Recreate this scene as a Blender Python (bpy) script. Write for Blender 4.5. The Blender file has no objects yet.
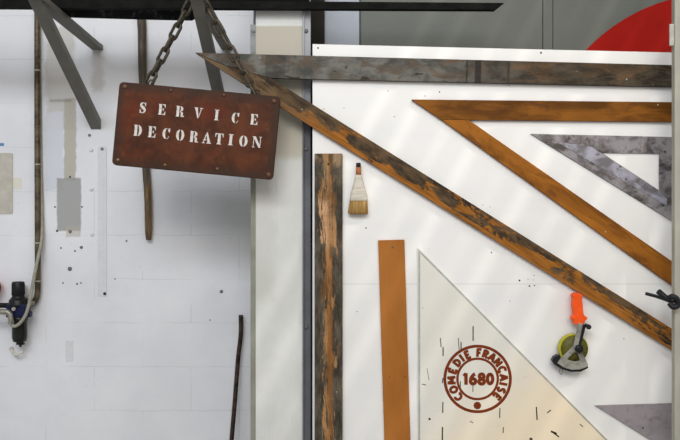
import bpy, bmesh, math, random
from mathutils import Vector, Matrix, Euler
from mathutils.geometry import tessellate_polygon
random.seed(7)
S = bpy.context.scene
C = S.collection
D = 3.0; K = 0.004; CZ = 1.6          # camera distance from the board plane, metres per pixel there, eye height

def sc(Y): return (D + Y) / D
def P(px, py, Y=0.0):
    s = sc(Y) * K
    return Vector(((px - 340) * s, Y, CZ + (220 - py) * s))
def lin(r, g, b):
    f = lambda c: (c/255/12.92) if c/255 <= .04045 else ((c/255 + .055)/1.055)**2.4
    return (f(r), f(g), f(b), 1)

# ------------------------------------------------------------------ node helpers
class NT:
    def __init__(s, name):
        s.m = bpy.data.materials.new(name); s.m.use_nodes = True
        s.t = s.m.node_tree; s.b = s.t.nodes['Principled BSDF']
        s.tc = s.t.nodes.new('ShaderNodeTexCoord'); s.obj = s.tc.outputs['Object']
    def put(s, sock, v):
        if isinstance(v, bpy.types.NodeSocket): s.t.links.new(v, sock)
        else: sock.default_value = v
    def math(s, op, a, b=0.0, c=None, clamp=False):
        n = s.t.nodes.new('ShaderNodeMath'); n.operation = op; n.use_clamp = clamp
        s.put(n.inputs[0], a); s.put(n.inputs[1], b)
        if c is not None: s.put(n.inputs[2], c)
        return n.outputs[0]
    def mapped(s, scale, loc=(0, 0, 0)):
        n = s.t.nodes.new('ShaderNodeMapping'); s.t.links.new(s.obj, n.inputs['Vector'])
        n.inputs['Scale'].default_value = scale; n.inputs['Location'].default_value = loc
        return n.outputs[0]
    def noise(s, scale=(1, 1, 1), detail=4, rough=.6, dist=0, loc=(0, 0, 0)):
        n = s.t.nodes.new('ShaderNodeTexNoise'); s.t.links.new(s.mapped(scale, loc), n.inputs['Vector'])
        n.inputs['Scale'].default_value = 1; n.inputs['Detail'].default_value = detail
        n.inputs['Roughness'].default_value = rough; n.inputs['Distortion'].default_value = dist
        return n.outputs['Fac']
    def specks(s, scale, size, loc=(0, 0, 0)):          # sparse small round spots
        n = s.t.nodes.new('ShaderNodeTexVoronoi'); s.t.links.new(s.mapped((scale,)*3, loc), n.inputs['Vector'])
        n.inputs['Scale'].default_value = 1
        d = s.ramp(n.outputs['Distance'], size, size*.6)
        sep = s.t.nodes.new('ShaderNodeSeparateColor'); s.t.links.new(n.outputs['Color'], sep.inputs[0])
        return s.math('MULTIPLY', d, s.math('GREATER_THAN', sep.outputs[0], .62))
    def ramp(s, v, a, b):                               # smooth 0..1 from a to b
        n = s.t.nodes.new('ShaderNodeMapRange'); n.interpolation_type = 'SMOOTHSTEP'
        s.put(n.inputs['Value'], v)
        if a > b:
            n.inputs['From Min'].default_value = b; n.inputs['From Max'].default_value = a
            n.inputs['To Min'].default_value = 1; n.inputs['To Max'].default_value = 0
        else:
            n.inputs['From Min'].default_value = a; n.inputs['From Max'].default_value = b
        return n.outputs[0]
    def mix(s, f, a, b):
        n = s.t.nodes.new('ShaderNodeMix'); n.data_type = 'RGBA'
        s.put(n.inputs[0], f); s.put(n.inputs[6], a); s.put(n.inputs[7], b)
        return n.outputs[2]
    def xyz(s):
        n = s.t.nodes.new('ShaderNodeSeparateXYZ'); s.t.links.new(s.obj, n.inputs[0]); return n.outputs
    def box(s, x0, x1, z0, z1, soft=.006, rag=.01, fr=30, axes=(0, 2)):   # a ragged rectangle of wear
        o = s.xyz()
        dx = s.math('SUBTRACT', s.math('ABSOLUTE', s.math('SUBTRACT', o[axes[0]], (x0+x1)/2)), abs(x1-x0)/2)
        dz = s.math('SUBTRACT', s.math('ABSOLUTE', s.math('SUBTRACT', o[axes[1]], (z0+z1)/2)), abs(z1-z0)/2)
        d = s.math('MAXIMUM', dx, dz)
        if rag:
            d = s.math('ADD', d, s.math('MULTIPLY', s.math('SUBTRACT', s.noise((fr,)*3, 3), .5), rag*2))
        return s.ramp(d, soft, -soft)
    def bump(s, h, strength=.3, dist=.002):
        n = s.t.nodes.new('ShaderNodeBump'); s.put(n.inputs['Height'], h)
        n.inputs['Strength'].default_value = strength; n.inputs['Distance'].default_value = dist
        s.t.links.new(n.outputs[0], s.b.inputs['Normal'])
    def out(s, col, rough=.5, metal=0.0, spec=None):
        s.put(s.b.inputs['Base Color'], col); s.put(s.b.inputs['Roughness'], rough); s.put(s.b.inputs['Metallic'], metal)
        if spec is not None: s.b.inputs['Specular IOR Level'].default_value = spec
        return s.m

def plain(name, rgb, rough=.5, metal=0.0, var=.12, fr=40, spec=None):
    t = NT(name); c = lin(*rgb)
    d = tuple(x*(1-var*1.6) for x in c[:3]) + (1,); l = tuple(min(1, x*(1+var)) for x in c[:3]) + (1,)
    f = t.ramp(t.noise((fr,)*3, 5), .25, .75)
    return t.out(t.mix(f, d, l), rough, metal, .25 if spec is None else spec)

# ------------------------------------------------------------------ mesh helpers
def add_poly(bm, pts, y0, y1, mi=0):
    """pts: list of 2-D (x, z) outline; prism from y0 (front) to y1 (back)"""
    a = sum(p[0]*q[1]-q[0]*p[1] for p, q in zip(pts, list(pts[1:])+[pts[0]]))
    if a < 0: pts = list(pts)[::-1]
    f = [bm.verts.new((p[0], y0, p[1])) for p in pts]; b = [bm.verts.new((p[0], y1, p[1])) for p in pts]
    n = len(pts)
    fs = [bm.faces.new(f), bm.faces.new(b[::-1])]
    for i in range(n):
        j = (i+1) % n
        fs.append(bm.faces.new((f[j], f[i], b[i], b[j])))
    for x in fs: x.material_index = mi
    return fs
def add_ring(bm, outer, inner, y0, y1, mi=0):
    """closed outline with a hole: outer and inner must have the same count"""
    n = len(outer); rows = []
    for lst in (outer, inner):
        rows.append(([bm.verts.new((p[0], y0, p[1])) for p in lst], [bm.verts.new((p[0], y1, p[1])) for p in lst]))
    (of, ob), (inf, inb) = rows
    for i in range(n):
        j = (i+1) % n
        for q in ((of[i], of[j], inf[j], inf[i]), (ob[j], ob[i], inb[i], inb[j]), (of[j], of[i], ob[i], ob[j]), (inf[i], inf[j], inb[j], inb[i])):
            bm.faces.new(q).material_index = mi
def add_box(bm, x0, x1, y0, y1, z0, z1, mi=0):
    return add_poly(bm, [(x0, z0), (x1, z0), (x1, z1), (x0, z1)], y0, y1, mi)
def add_tube(bm, pts, r, seg=12, closed=False, mi=0, smooth=True):
    pts = [Vector(p) for p in pts]; n = len(pts); rings = []
    rr = r if isinstance(r, (list, tuple)) else [r]*n
    up = None
    for i, p in enumerate(pts):
        if closed: t = pts[(i+1) % n] - pts[i-1]
        else: t = pts[min(i+1, n-1)] - pts[max(i-1, 0)]
        t.normalize()
        if up is None:
            up = t.orthogonal().normalized()
        else:
            up = (up - t*up.dot(t)).normalized()
        w = t.cross(up)
        rings.append([bm.verts.new(p + (up*math.cos(a) + w*math.sin(a))*rr[i]) for a in [2*math.pi*k/seg for k in range(seg)]])
    for i in range(n if closed else n-1):
        a, b = rings[i], rings[(i+1) % n]
        off = 0
        if closed and i == n-1:
            off = min(range(seg), key=lambda o: (a[0].co - b[o].co).length)
        for k in range(seg):
            f = bm.faces.new((a[k], a[(k+1) % seg], b[(k+1+off) % seg], b[(k+off) % seg])); f.smooth = smooth; f.material_index = mi
    if not closed:
        bm.faces.new(rings[0][::-1]).material_index = mi; bm.faces.new(rings[-1]).material_index = mi
def add_lathe(bm, prof, M=None, seg=24, mi=0, smooth=True):
    """prof: (radius, height) pairs around local Z; M places it"""
    M = M or Matrix()
    rings = [[bm.verts.new(M @ Vector((r*math.cos(a), r*math.sin(a), h))) for a in [2*math.pi*k/seg for k in range(seg)]] for r, h in prof]
    for a, b in zip(rings, rings[1:]):
        for k in range(seg):
            f = bm.faces.new((a[k], a[(k+1) % seg], b[(k+1) % seg], b[k])); f.smooth = smooth; f.material_index = mi
    bm.faces.new(rings[0][::-1]).material_index = mi; bm.faces.new(rings[-1]).material_index = mi
def bez(p, n=24):
    """Catmull-Rom through points"""
    p = [Vector(q) for q in p]; out = []
    q = [p[0]*2-p[1]] + p + [p[-1]*2-p[-2]]
    for i in range(1, len(q)-2):
        for k in range(n):
            t = k/n
            out.append(.5*((2*q[i]) + (q[i+1]-q[i-1])*t + (2*q[i-1]-5*q[i]+4*q[i+1]-q[i+2])*t*t + (3*q[i]-q[i-1]-3*q[i+1]+q[i+2])*t**3))
    out.append(p[-1]); return out

def obj(name, bm, mats, parent=None, loc=(0, 0, 0), rot=(0, 0, 0), bevel=0, segs=2):
    me = bpy.data.meshes.new(name)
    bmesh.ops.recalc_face_normals(bm, faces=bm.faces[:])
    bm.to_mesh(me); bm.free()
    for m in (mats if isinstance(mats, (list, tuple)) else [mats]): me.materials.append(m)
    o = bpy.data.objects.new(name, me); C.objects.link(o)
    o.location = loc; o.rotation_euler = rot
    if parent: o.parent = parent
    if bevel:
        b = o.modifiers.new('bevel', 'BEVEL'); b.width = bevel; b.segments = segs; b.limit_method = 'ANGLE'; b.angle_limit = math.radians(40)
    return o
def tag(o, label, cat, group=None, kind=None):
    o['label'] = label; o['category'] = cat
    if group: o['group'] = group
    if kind: o['kind'] = kind
    return o
def thing(name, label, cat, loc, rot=(0, 0, 0), group=None):
    o = bpy.data.objects.new(name, None); C.objects.link(o); o.location = loc; o.rotation_euler = rot
    o.empty_display_size = .05
    return tag(o, label, cat, group)
def struct(name, bm, m, label=None, cat=None, bevel=0):
    o = obj(name, bm, m, bevel=bevel); o['kind'] = 'structure'
    if label: o['label'] = label
    if cat: o['category'] = cat
    return o
def NB(): return bmesh.new()

def slab(name, pxpts, Yf, th, mat, parent, ang=None, bevel=.0015, hole=None, origin=None):
    """a flat piece whose outline is given in photo pixels at the plane Yf; its local X runs along the grain (angle of first edge)"""
    W = [P(x, y, Yf) for x, y in pxpts]
    if ang is None: ang = math.atan2(W[1].z - W[0].z, W[1].x - W[0].x)
    o0 = W[0] if origin is None else P(*origin, Yf)
    ca, sa = math.cos(-ang), math.sin(-ang)
    def L(w): dx, dz = w.x-o0.x, w.z-o0.z; return (dx*ca - dz*sa, dx*sa + dz*ca)
    bm = NB()
    if hole:
        add_ring(bm, [L(w) for w in W], [L(P(x, y, Yf)) for x, y in hole], 0, th)
    else:
        add_poly(bm, [L(w) for w in W], 0, th)
    base = parent.location if parent else Vector((0, 0, 0))
    return obj(name, bm, mat, parent, Vector((o0.x, Yf, o0.z)) - base, (0, -ang, 0), bevel)

# ------------------------------------------------------------------ materials
def mat_wall_left():
    t = NT('white_block_wall')
    base = t.mix(t.ramp(t.noise((2.2, 2.2, 2.2), 5, .6), .3, .7), lin(220, 220, 225), lin(232, 232, 236))
    # mortar joints under the paint
    def course(zpx): return CZ + (220 - zpx)*K*sc(.55)
    mp = t.t.nodes.new('ShaderNodeCombineXYZ'); o = t.xyz()
    wob = t.math('MULTIPLY', t.math('SUBTRACT', t.noise((7, 7, 7), 3), .5), .022)
    t.put(mp.inputs[0], t.math('ADD', o[0], 5 + .743)); t.put(mp.inputs[1], t.math('ADD', t.math('ADD', o[2], wob), -course(279) + .2078*10))
    br = t.t.nodes.new('ShaderNodeTexBrick'); t.t.links.new(mp.outputs[0], br.inputs['Vector'])
    br.inputs['Scale'].default_value = 1; br.inputs['Brick Width'].default_value = .458; br.inputs['Row Height'].default_value = .2078
    br.inputs['Mortar Size'].default_value = .0017; br.inputs['Mortar Smooth'].default_value = .3
    mort = t.math('MULTIPLY', br.outputs['Fac'], t.ramp(t.noise((3, 3, 9), 3, loc=(4, 0, 0)), .42, .62))
    col = t.mix(t.math('MULTIPLY', mort, .30), base, lin(140, 142, 146))
    W = lambda x: (x-340)*K*sc(.55)
    Z = lambda y: CZ + (220-y)*K*sc(.55)
    tan = lin(178, 172, 158); grey = lin(150, 150, 147)
    m1 = t.box(W(46), W(74), Z(130), Z(26), .012, .03, 14)
    hole = t.box(W(45), W(63), Z(190), Z(112), .005, .012, 24)
    col = t.mix(t.math('MULTIPLY', m1, .55), col, tan)
    m2 = t.box(W(64), W(76), Z(180), Z(98), .005, .012, 24)
    col = t.mix(t.math('MULTIPLY', m2, .9), col, tan)
    col = t.mix(t.math('MULTIPLY', hole, .9), col, lin(208, 211, 219))
    m3 = t.box(W(92), W(103), Z(92), Z(44), .02, .04, 16)
    col = t.mix(t.math('MULTIPLY', m3, .5), col, tan)
    m4 = t.box(W(57), W(81), Z(231), Z(178), .004, .006, 26)
    col = t.mix(t.math('MULTIPLY', m4, .85), col, grey)
    m4b = t.box(W(66), W(81), Z(237), Z(226), .004, .006)
    col = t.mix(t.math('MULTIPLY', m4b, .6), col, tan)
    m5 = t.box(W(50), W(72), Z(102), Z(99), .004, .006)
    col = t.mix(t.math('MULTIPLY', m5, .5), col, lin(120, 116, 110))
    m6 = t.box(W(0), W(22), Z(189), Z(178), .003, .003)
    col = t.mix(t.math('MULTIPLY', m6, .7), col, lin(214, 208, 186))
    m7 = t.box(W(-3), W(4), Z(146), Z(143), .002, .002)
    col = t.mix(t.math('MULTIPLY', m7, .9), col, lin(50, 110, 170))
    col = t.mix(t.math('MULTIPLY', t.specks(16, .05), .45), col, lin(110, 105, 98))
    t.bump(t.math('SUBTRACT', t.noise((60, 60, 60), 4), t.math('MULTIPLY', mort, .9)), .22, .003)
    return t.out(col, .55)

def mat_board():
    t = NT('white_painted_board')
    base = t.mix(t.ramp(t.noise((1.3, 1.3, 1.3), 4), .3, .7), lin(232, 230, 227), lin(241, 239, 237))
    z0 = CZ + (220-284)*K
    o = t.xyz()
    line = t.ramp(t.math('ABSOLUTE', t.math('SUBTRACT', o[2], z0)), .0016, .0006)
    col = t.mix(t.math('MULTIPLY', line, .35), base, lin(120, 120, 120))
    wash = t.ramp(t.noise((.8, 1, 6), 3, loc=(2, 0, 1)), .45, .75)
    col = t.mix(t.math('MULTIPLY', wash, .12), col, lin(200, 204, 212))
    col = t.mix(t.math('MULTIPLY', t.specks(13, .045), .7), col, lin(85, 80, 76))
    col = t.mix(t.math('MULTIPLY', t.specks(30, .05, (3, 0, 1)), .3), col, lin(110, 105, 100))
    t.bump(t.noise((25, 25, 25), 3), .05, .002)
    return t.out(col, .42)

def mat_wood(name, c_dark, c_mid, c_light, amt=.5, spread=.16, edge=0.0, half=.03, seed=0, st=3.0, fine=1.0, rough=.55, grey=None, along=0.0, specks=.5, cut=.0):
    """old wood: grain streaks, dark grime that has worn through to bare wood in patches; local X is the grain"""
    t = NT(name); o = t.xyz()
    big = t.noise((st, st*6, st*5), 6, .62, .6, (seed, seed*2, 0))
    grain = t.noise((6*fine, 60, 140*fine), 5, .65, .3, (seed, 1, 0))
    f = t.math('ADD', t.math('MULTIPLY', big, .8), t.math('MULTIPLY', grain, .2))
    if edge:      # more wear towards one edge (+ is the lower edge)
        f = t.math('ADD', f, t.math('MULTIPLY', t.math('DIVIDE', t.math('ADD', o[2], half), half), -edge))
    if along:
        f = t.math('ADD', f, t.math('MULTIPLY', o[0], along))
    wear = t.ramp(f, amt - spread/2, amt + spread/2)
    dk = t.mix(t.ramp(t.noise((8, 30, 40), 4, loc=(seed, 0, 3)), .35, .7), lin(*c_dark), lin(*(grey or c_mid)))
    bare = t.mix(t.ramp(grain, .35, .65), lin(*c_mid), lin(*c_light))
    col = t.mix(wear, dk, bare)
    knots = t.ramp(t.noise((14, 30, 50), 3, .6, .4, (seed+5, 0, 0)), .70, .78)
    col = t.mix(t.math('MULTIPLY', knots, .75), col, lin(34, 28, 24))
    col = t.mix(t.math('MULTIPLY', t.specks(24, .07, (seed, 0, 0)), specks), col, lin(205, 195, 180))
    col = t.mix(t.math('MULTIPLY', t.specks(17, .09, (seed+2, 0, 5)), .6), col, lin(30, 27, 25))
    t.bump(t.math('ADD', grain, t.math('MULTIPLY', wear, -.6)), .35, .002)
    return t.out(col, rough)

def mat_rust_sign():
    t = NT('rusty_red_sheet'); o = t.xyz()
    n = t.noise((9, 9, 9), 6, .65, .5)
    col = t.mix(t.ramp(n, .3, .7), lin(62, 34, 21), lin(96, 52, 30))
    col = t.mix(t.math('MULTIPLY', t.ramp(t.noise((5, 5, 7), 5, .6, 0, (3, 0, 0)), .5, .72), .55), col, lin(104, 38, 22))
    col = t.mix(t.math('MULTIPLY', t.ramp(t.noise((30, 30, 30), 4), .55, .8), .5), col, lin(112, 70, 44))
    ax = t.math('SUBTRACT', t.math('ABSOLUTE', o[0]), 0.3143); az = t.math('SUBTRACT', t.math('ABSOLUTE', o[2]), 0.1626)
    rim = t.ramp(t.math('ADD', t.math('MAXIMUM', ax, az), t.math('MULTIPLY', t.math('SUBTRACT', t.noise((14,)*3, 4), .5), .06)), -.052, -.002)
    col = t.mix(t.math('MULTIPLY', rim, .8), col, lin(58, 43, 34))
    col = t.mix(t.math('MULTIPLY', t.specks(30, .12), .5), col, lin(46, 30, 26))
    t.bump(t.noise((45, 45, 45), 5), .25, .002)
    return t.out(col, .52, 0, .12)

def mat_metal_plate(name, c0, c1, c2, metal=.65, rough=.35, seed=0, fr=8, spec=.25):
    t = NT(name)
    n = t.noise((fr, fr, fr*1.5), 6, .68, .4, (seed, 0, 0))
    col = t.mix(t.ramp(n, .38, .6), lin(*c0), lin(*c1))
    col = t.mix(t.math('MULTIPLY', t.ramp(t.noise((22, 22, 22), 5, .7, 0, (seed+2, 0, 0)), .52, .68), .8), col, lin(*c2))
    col = t.mix(t.math('MULTIPLY', t.specks(26, .16, (seed, 1, 0)), .8), col, lin(40, 36, 36))
    r = t.math('ADD', t.math('MULTIPLY', n, .4), rough - .2)
    t.bump(t.noise((70, 70, 70), 4), .12, .002)
    return t.out(col, r, metal, spec)

M_wall = mat_wall_left(); M_board = mat_board()
M_floor = plain('grey_concrete_floor', (128, 126, 122), .7)
def mat_pillar():
    t = NT('pale_concrete'); o = t.xyz()
    col = t.mix(t.ramp(t.noise((3, 3, 2), 6, .65), .3, .7), lin(206, 206, 202), lin(222, 222, 219))
    z = lambda y: CZ + (220-y)*K*sc(.07)
    x = lambda p: (p-340)*K*sc(.07)
    m = t.box(x(250), x(310), z(70), z(26), .004, .002)
    col = t.mix(m, col, lin(186, 179, 165))
    m = t.box(x(250), x(310), z(158), z(66), .02, .02, 12)
    col = t.mix(t.math('MULTIPLY', m, .8), col, lin(186, 180, 160))
    m = t.box(x(250), x(275), z(300), z(150), .03, .03, 14)
    col = t.mix(t.math('MULTIPLY', m, .35), col, lin(178, 174, 164))
    streak = t.ramp(t.noise((28, 10, 3), 4, .6), .60, .78)
    col = t.mix(t.math('MULTIPLY', streak, .4), col, lin(158, 155, 146))
    t.bump(t.noise((50, 50, 50), 5), .15, .002)
    return t.out(col, .65)
M_pillar = mat_pillar()
M_olive = plain('olive_grey_paint', (140, 141, 126), .5, 0, .1, 12)
M_bluesteel_plain = mat_metal_plate('blue_grey_steel', (66, 70, 80), (92, 96, 106), (56, 58, 66), .25, .5, 1, 4)
def mat_upright():
    t = NT('blue_grey_upright_paint'); o = t.xyz()
    n = t.noise((6, 6, 5), 6, .65)
    col = t.mix(t.ramp(n, .35, .65), lin(88, 89, 94), lin(102, 103, 109))
    bare = t.ramp(t.math('ADD', o[2], t.math('MULTIPLY', n, .12)), 2.05, 2.26)
    col = t.mix(bare, col, lin(150, 152, 156))
    dark_band = t.box(-1, 1, CZ + (220-180)*K, CZ + (220-132)*K, .03, .04, 14)  # darker ragged band part way up
    col = t.mix(t.math('MULTIPLY', dark_band, .6), col, lin(50, 52, 58))
    return t.out(col, .5, .1)
M_bluesteel = mat_upright()
M_lightsteel = mat_metal_plate('galvanised_steel', (126, 128, 130), (150, 151, 152), (104, 104, 104), .1, .6, 4, 6)
M_greypanel = plain('grey_painted_panel', (101, 104, 98), .45, 0, .06, 2)
M_bluepanel = plain('pale_blue_grey_panel', (168, 174, 184), .5, 0, .06, 3)
M_darkgap = plain('dark_brown_recess', (40, 36, 32), .8)
M_red = plain('red_gloss_paint', (160, 18, 6), .55, 0, .1, 3, .12)
M_postcream = plain('grey_cream_paint', (170, 168, 154), .5, 0, .06, 8)
M_bracket = plain('grey_bracket_paint', (114, 111, 103), .5, .0, .08, 14)
M_blackbar = plain('blackened_steel', (24, 24, 22), .7, 0, .3, 20, .06)
M_blackplate = mat_metal_plate('dark_scuffed_steel', (22, 22, 23), (34, 34, 35), (84, 82, 80), 0, .7, 9, 7, .1)
M_chain = mat_metal_plate('dark_chain_steel', (58, 52, 44), (92, 84, 70), (40, 34, 28), .55, .45, 2, 30)
M_sign = mat_rust_sign()
M_letter = plain('stencil_white_paint', (212, 206, 200), .6, 0, .16, 90)
M_rivet = mat_metal_plate('rusty_rivet', (84, 58, 46), (110, 80, 64), (60, 42, 36), .5, .45, 5, 60)
M_brassrivet = mat_metal_plate('brass_rivet', (116, 88, 60), (144, 114, 78), (84, 60, 44), .6, .4, 6, 60)
M_screw = mat_metal_plate('dull_screw_steel', (96, 92, 88), (140, 136, 130), (60, 56, 54), .5, .45, 7, 60)
M_paintscrew = plain('painted_over_screw', (218, 218, 221), .55, 0, .03)
M_darkhole = plain('dark_mark', (64, 56, 50), .8)

def mat_old(name, kind):
    t = NT(name); o = t.xyz()
    grain = t.noise((6, 60, 110), 5, .65, .3, (4, 1, 0))
    big = t.noise((7, 15, 20), 7, .68, .9, (5, 0, 0))
    if kind == 'slant':
        f = t.math('ADD', t.math('MULTIPLY', big, .86), t.math('MULTIPLY', grain, .14))
        f = t.math('ADD', f, t.math('MULTIPLY', o[2], -1.5))
        f = t.math('ADD', f, t.math('MULTIPLY', t.math('SUBTRACT', o[0], .55), .045))
        f = t.math('ADD', f, t.math('MULTIPLY', t.ramp(t.math('ABSOLUTE', o[2]), .027, .034), .12))
        wear = t.ramp(f, .545, .60)
        dk = t.mix(t.ramp(t.noise((9, 24, 24), 5, .65, 0, (1, 0, 3)), .38, .62), lin(54, 45, 36), lin(98, 78, 56))
        bare = t.mix(t.ramp(grain, .32, .68), lin(120, 74, 26), lin(168, 108, 46))
        bare = t.mix(t.ramp(o[0], .42, .08), bare, lin(112, 90, 66))
    else:
        f = t.math('ADD', t.math('MULTIPLY', big, .9), t.math('MULTIPLY', grain, .1))
        wear = t.ramp(f, .47, .64)
        dk = t.mix(t.ramp(t.noise((9, 24, 24), 5, .65, 0, (1, 0, 3)), .35, .65), lin(46, 41, 35), lin(84, 75, 62))
        lft = t.ramp(o[0], 1.45, .75)
        dk = t.mix(lft, dk, t.mix(t.ramp(t.noise((10, 24, 16), 6, .68, .5, (6, 0, 1)), .36, .64), lin(74, 73, 69), lin(118, 116, 110)))
        bare = t.mix(t.ramp(t.noise((5, 10, 16), 4, .6, 0, (8, 0, 3)), .4, .65), lin(78, 62, 46), lin(112, 86, 62))
        lowedge = t.ramp(t.math('ADD', o[2], t.math('MULTIPLY', t.math('SUBTRACT', big, .5), .05)), -.076, -.092)
    if kind != 'slant': bare = t.mix(t.math('MULTIPLY', lft, .7), bare, lin(98, 88, 78))
    col = t.mix(wear, dk, bare)
    if kind != 'slant':
        for x0, x1, w in ((1.078, 1.083, .9), (1.112, 1.137, .85), (.28, .36, .35), (1.24, 1.25, .6)):
            m = t.box(x0, x1, -.12, .01, .003, .004, 30)
            col = t.mix(t.math('MULTIPLY', m, w), col, lin(44, 40, 38))
    black = t.ramp(t.noise((13, 20, 26), 5, .65, .5, (11, 0, 2)), .60, .67)
    col = t.mix(t.math('MULTIPLY', black, .75), col, lin(42, 36, 33))
    pale = t.ramp(t.noise((24, 40, 90), 4, .6, .4, (2, 0, 8)), .69, .74)
    col = t.mix(t.math('MULTIPLY', pale, .55), col, lin(190, 172, 146))
    col = t.mix(t.math('MULTIPLY', t.specks(22, .08, (2, 0, 0)), .7), col, lin(200, 190, 176))
    t.bump(t.math('ADD', grain, t.math('MULTIPLY', wear, -.6)), .3, .002)
    return t.out(col, .6, 0, .08)
M_bigrail = mat_old('grey_worn_wood', 'rail'); M_bighyp = mat_old('blackened_wood_worn_orange', 'slant')
def mat_honey(name, seed, dk=1.0):
    t = NT(name); o = t.xyz()
    big = t.noise((3.5, 9, 14), 6, .66, .8, (seed, 0, 0)); grain = t.noise((5, 60, 120), 5, .6, .3, (seed, 1, 0))
    c = lambda a: lin(*[v*dk for v in a])
    col = t.mix(t.ramp(big, .36, .64), c((110, 66, 22)), c((162, 100, 34)))
    col = t.mix(t.math('MULTIPLY', t.ramp(grain, .5, .75), .35), col, c((104, 62, 30)))
    blot = t.ramp(t.noise((10, 14, 18), 5, .65, .5, (seed+3, 0, 0)), .60, .70)
    col = t.mix(t.math('MULTIPLY', blot, .5), col, c((92, 58, 34)))
    col = t.mix(t.math('MULTIPLY', t.specks(17, .06, (seed, 0, 1)), .75), col, lin(214, 206, 192))
    col = t.mix(t.math('MULTIPLY', t.specks(15, .06, (seed+1, 0, 4)), .7), col, lin(46, 34, 26))
    t.bump(grain, .15, .002)
    return t.out(col, .5, 0, .08)
M_orange = mat_honey('honey_brown_wood', 8, .84); M_orange2 = mat_honey('honey_brown_wood_slanted', 12, .98)
def mat_strip():
    t = NT('orange_brown_strip')
    grain = t.noise((50, 60, 3), 5, .6, .3); big = t.noise((6, 6, 2), 4)
    col = t.mix(t.ramp(big, .35, .65), lin(158, 98, 42), lin(172, 110, 52))
    col = t.mix(t.math('MULTIPLY', t.ramp(grain, .5, .8), .3), col, lin(140, 86, 42))
    col = t.mix(t.math('MULTIPLY', t.specks(16, .06), .7), col, lin(60, 44, 32))
    return t.out(col, .5, 0, .08)
M_strip = mat_strip()
M_plank = None
def mat_plank():
    t = NT('peeling_black_paint_on_wood'); o = t.xyz()       # local X runs down the plank, local Z across (centre 0)
    big = t.noise((8, 20, 52), 7, .7, .9, (2, 0, 0))
    grain = t.noise((7, 60, 170), 5, .65, .3)
    across = t.math('ABSOLUTE', o[2])
    f = t.math('SUBTRACT', t.math('ADD', t.math('MULTIPLY', big, .8), t.math('MULTIPLY', grain, .25)), t.math('MULTIPLY', across, 4.6))
    topmask = t.ramp(o[0], .17, .30)                          # the top end kept most of its paint
    f = t.math('ADD', f, t.math('MULTIPLY', topmask, -.02))
    f = t.math('ADD', f, t.math('MULTIPLY', t.math('SUBTRACT', t.noise((24, 60, 90), 5, .7, .6, (6, 0, 0)), .5), .35))
    f = t.math('ADD', f, t.math('MULTIPLY', t.box(.16, .36, -.046, .02, .02, .03, 20, axes=(0, 2)), .07))
    wear = t.ramp(f, .42, .475)
    paint = t.mix(t.ramp(t.noise((9, 20, 30), 6, .68), .38, .66), lin(58, 53, 46), lin(98, 89, 76))
    paint = t.mix(t.math('MULTIPLY', t.ramp(o[0], .16, .0), t.ramp(t.noise((12, 20, 16), 4, loc=(3, 0, 0)), .42, .62)), paint, lin(150, 126, 98))
    bare = t.mix(t.ramp(t.noise((4, 10, 30), 4, loc=(7, 0, 0)), .4, .6), lin(108, 76, 46), lin(166, 126, 84))
    pale = t.box(.19, .37, -.046, .0, .02, .03, 20, axes=(0, 2))
    bare = t.mix(t.math('MULTIPLY', pale, .7), bare, lin(214, 170, 130))
    bare = t.mix(t.math('MULTIPLY', t.ramp(grain, .52, .66), .6), bare, lin(92, 58, 32))
    col = t.mix(wear, paint, bare)
    cen = t.ramp(t.math('ABSOLUTE', t.math('ADD', o[2], -.006)), .014, .004)
    col = t.mix(t.math('MULTIPLY', t.math('MULTIPLY', cen, t.ramp(o[0], .2, .5)), .55), col, lin(150, 96, 46))
    fleck = t.math('MULTIPLY', t.ramp(t.noise((16, 40, 130), 5, .65, .6, (4, 0, 2)), .60, .66), t.ramp(across, .046, .02))
    col = t.mix(t.math('MULTIPLY', fleck, .6), col, lin(188, 156, 116))
    dkf = t.ramp(t.noise((11, 40, 90), 5, .65, .6, (14, 0, 2)), .58, .64)
    col = t.mix(t.math('MULTIPLY', dkf, .7), col, lin(64, 52, 42))
    knots = t.ramp(t.noise((12, 30, 44), 3, .6, .4, (9, 0, 0)), .66, .74)
    col = t.mix(t.math('MULTIPLY', knots, .8), col, lin(38, 32, 28))
    col = t.mix(t.math('MULTIPLY', t.specks(26, .07), .7), col, lin(220, 214, 204))
    t.bump(t.math('ADD', grain, t.math('MULTIPLY', wear, -.8)), .4, .002)
    return t.out(col, .6, 0, .08)
M_plank = mat_plank()
M_steelsq = mat_metal_plate('tarnished_steel', (76, 71, 70), (148, 143, 146), (66, 58, 54), .35, .42, 11, 9)
M_steelband = mat_metal_plate('steel_band_highlight', (112, 109, 114), (164, 163, 176), (92, 87, 88), .3, .4, 18, 11)  # pale blue colour carries the highlight on the slant
M_greyplate = mat_metal_plate('matt_grey_metal', (142, 134, 138), (158, 150, 152), (122, 114, 116), .2, .5, 15, 10)
def mat_cream():
    t = NT('yellowed_white_plastic')
    col = t.mix(t.ramp(t.noise((2, 2, 2), 4), .3, .7), lin(222, 218, 208), lin(230, 226, 217))
    o = t.xyz()
    tan_grad = t.ramp(t.math('ADD', t.math('SUBTRACT', t.math('MULTIPLY', o[0], .9), o[2]), t.math('MULTIPLY', t.noise((3, 3, 3), 4), .3)), .05, .55)  # grows tanner towards the lower right
    col = t.mix(t.math('MULTIPLY', tan_grad, .8), col, lin(244, 224, 190))
    col = t.mix(t.math('MULTIPLY', t.ramp(t.noise((9, 9, 26), 6, .7), .6, .74), .22), col, lin(170, 160, 146))
    col = t.mix(t.math('MULTIPLY', t.specks(18, .06), .7), col, lin(110, 96, 80))
    return t.out(col, .3)
M_cream = mat_cream()
M_creamedge = plain('clear_plastic_edge', (176, 176, 168), .3)
M_ink = plain('black_ink', (48, 44, 42), .7)
M_stamp = plain('brown_red_stamp_ink', (124, 54, 24), .7, 0, .18, 60, .1)
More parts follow.
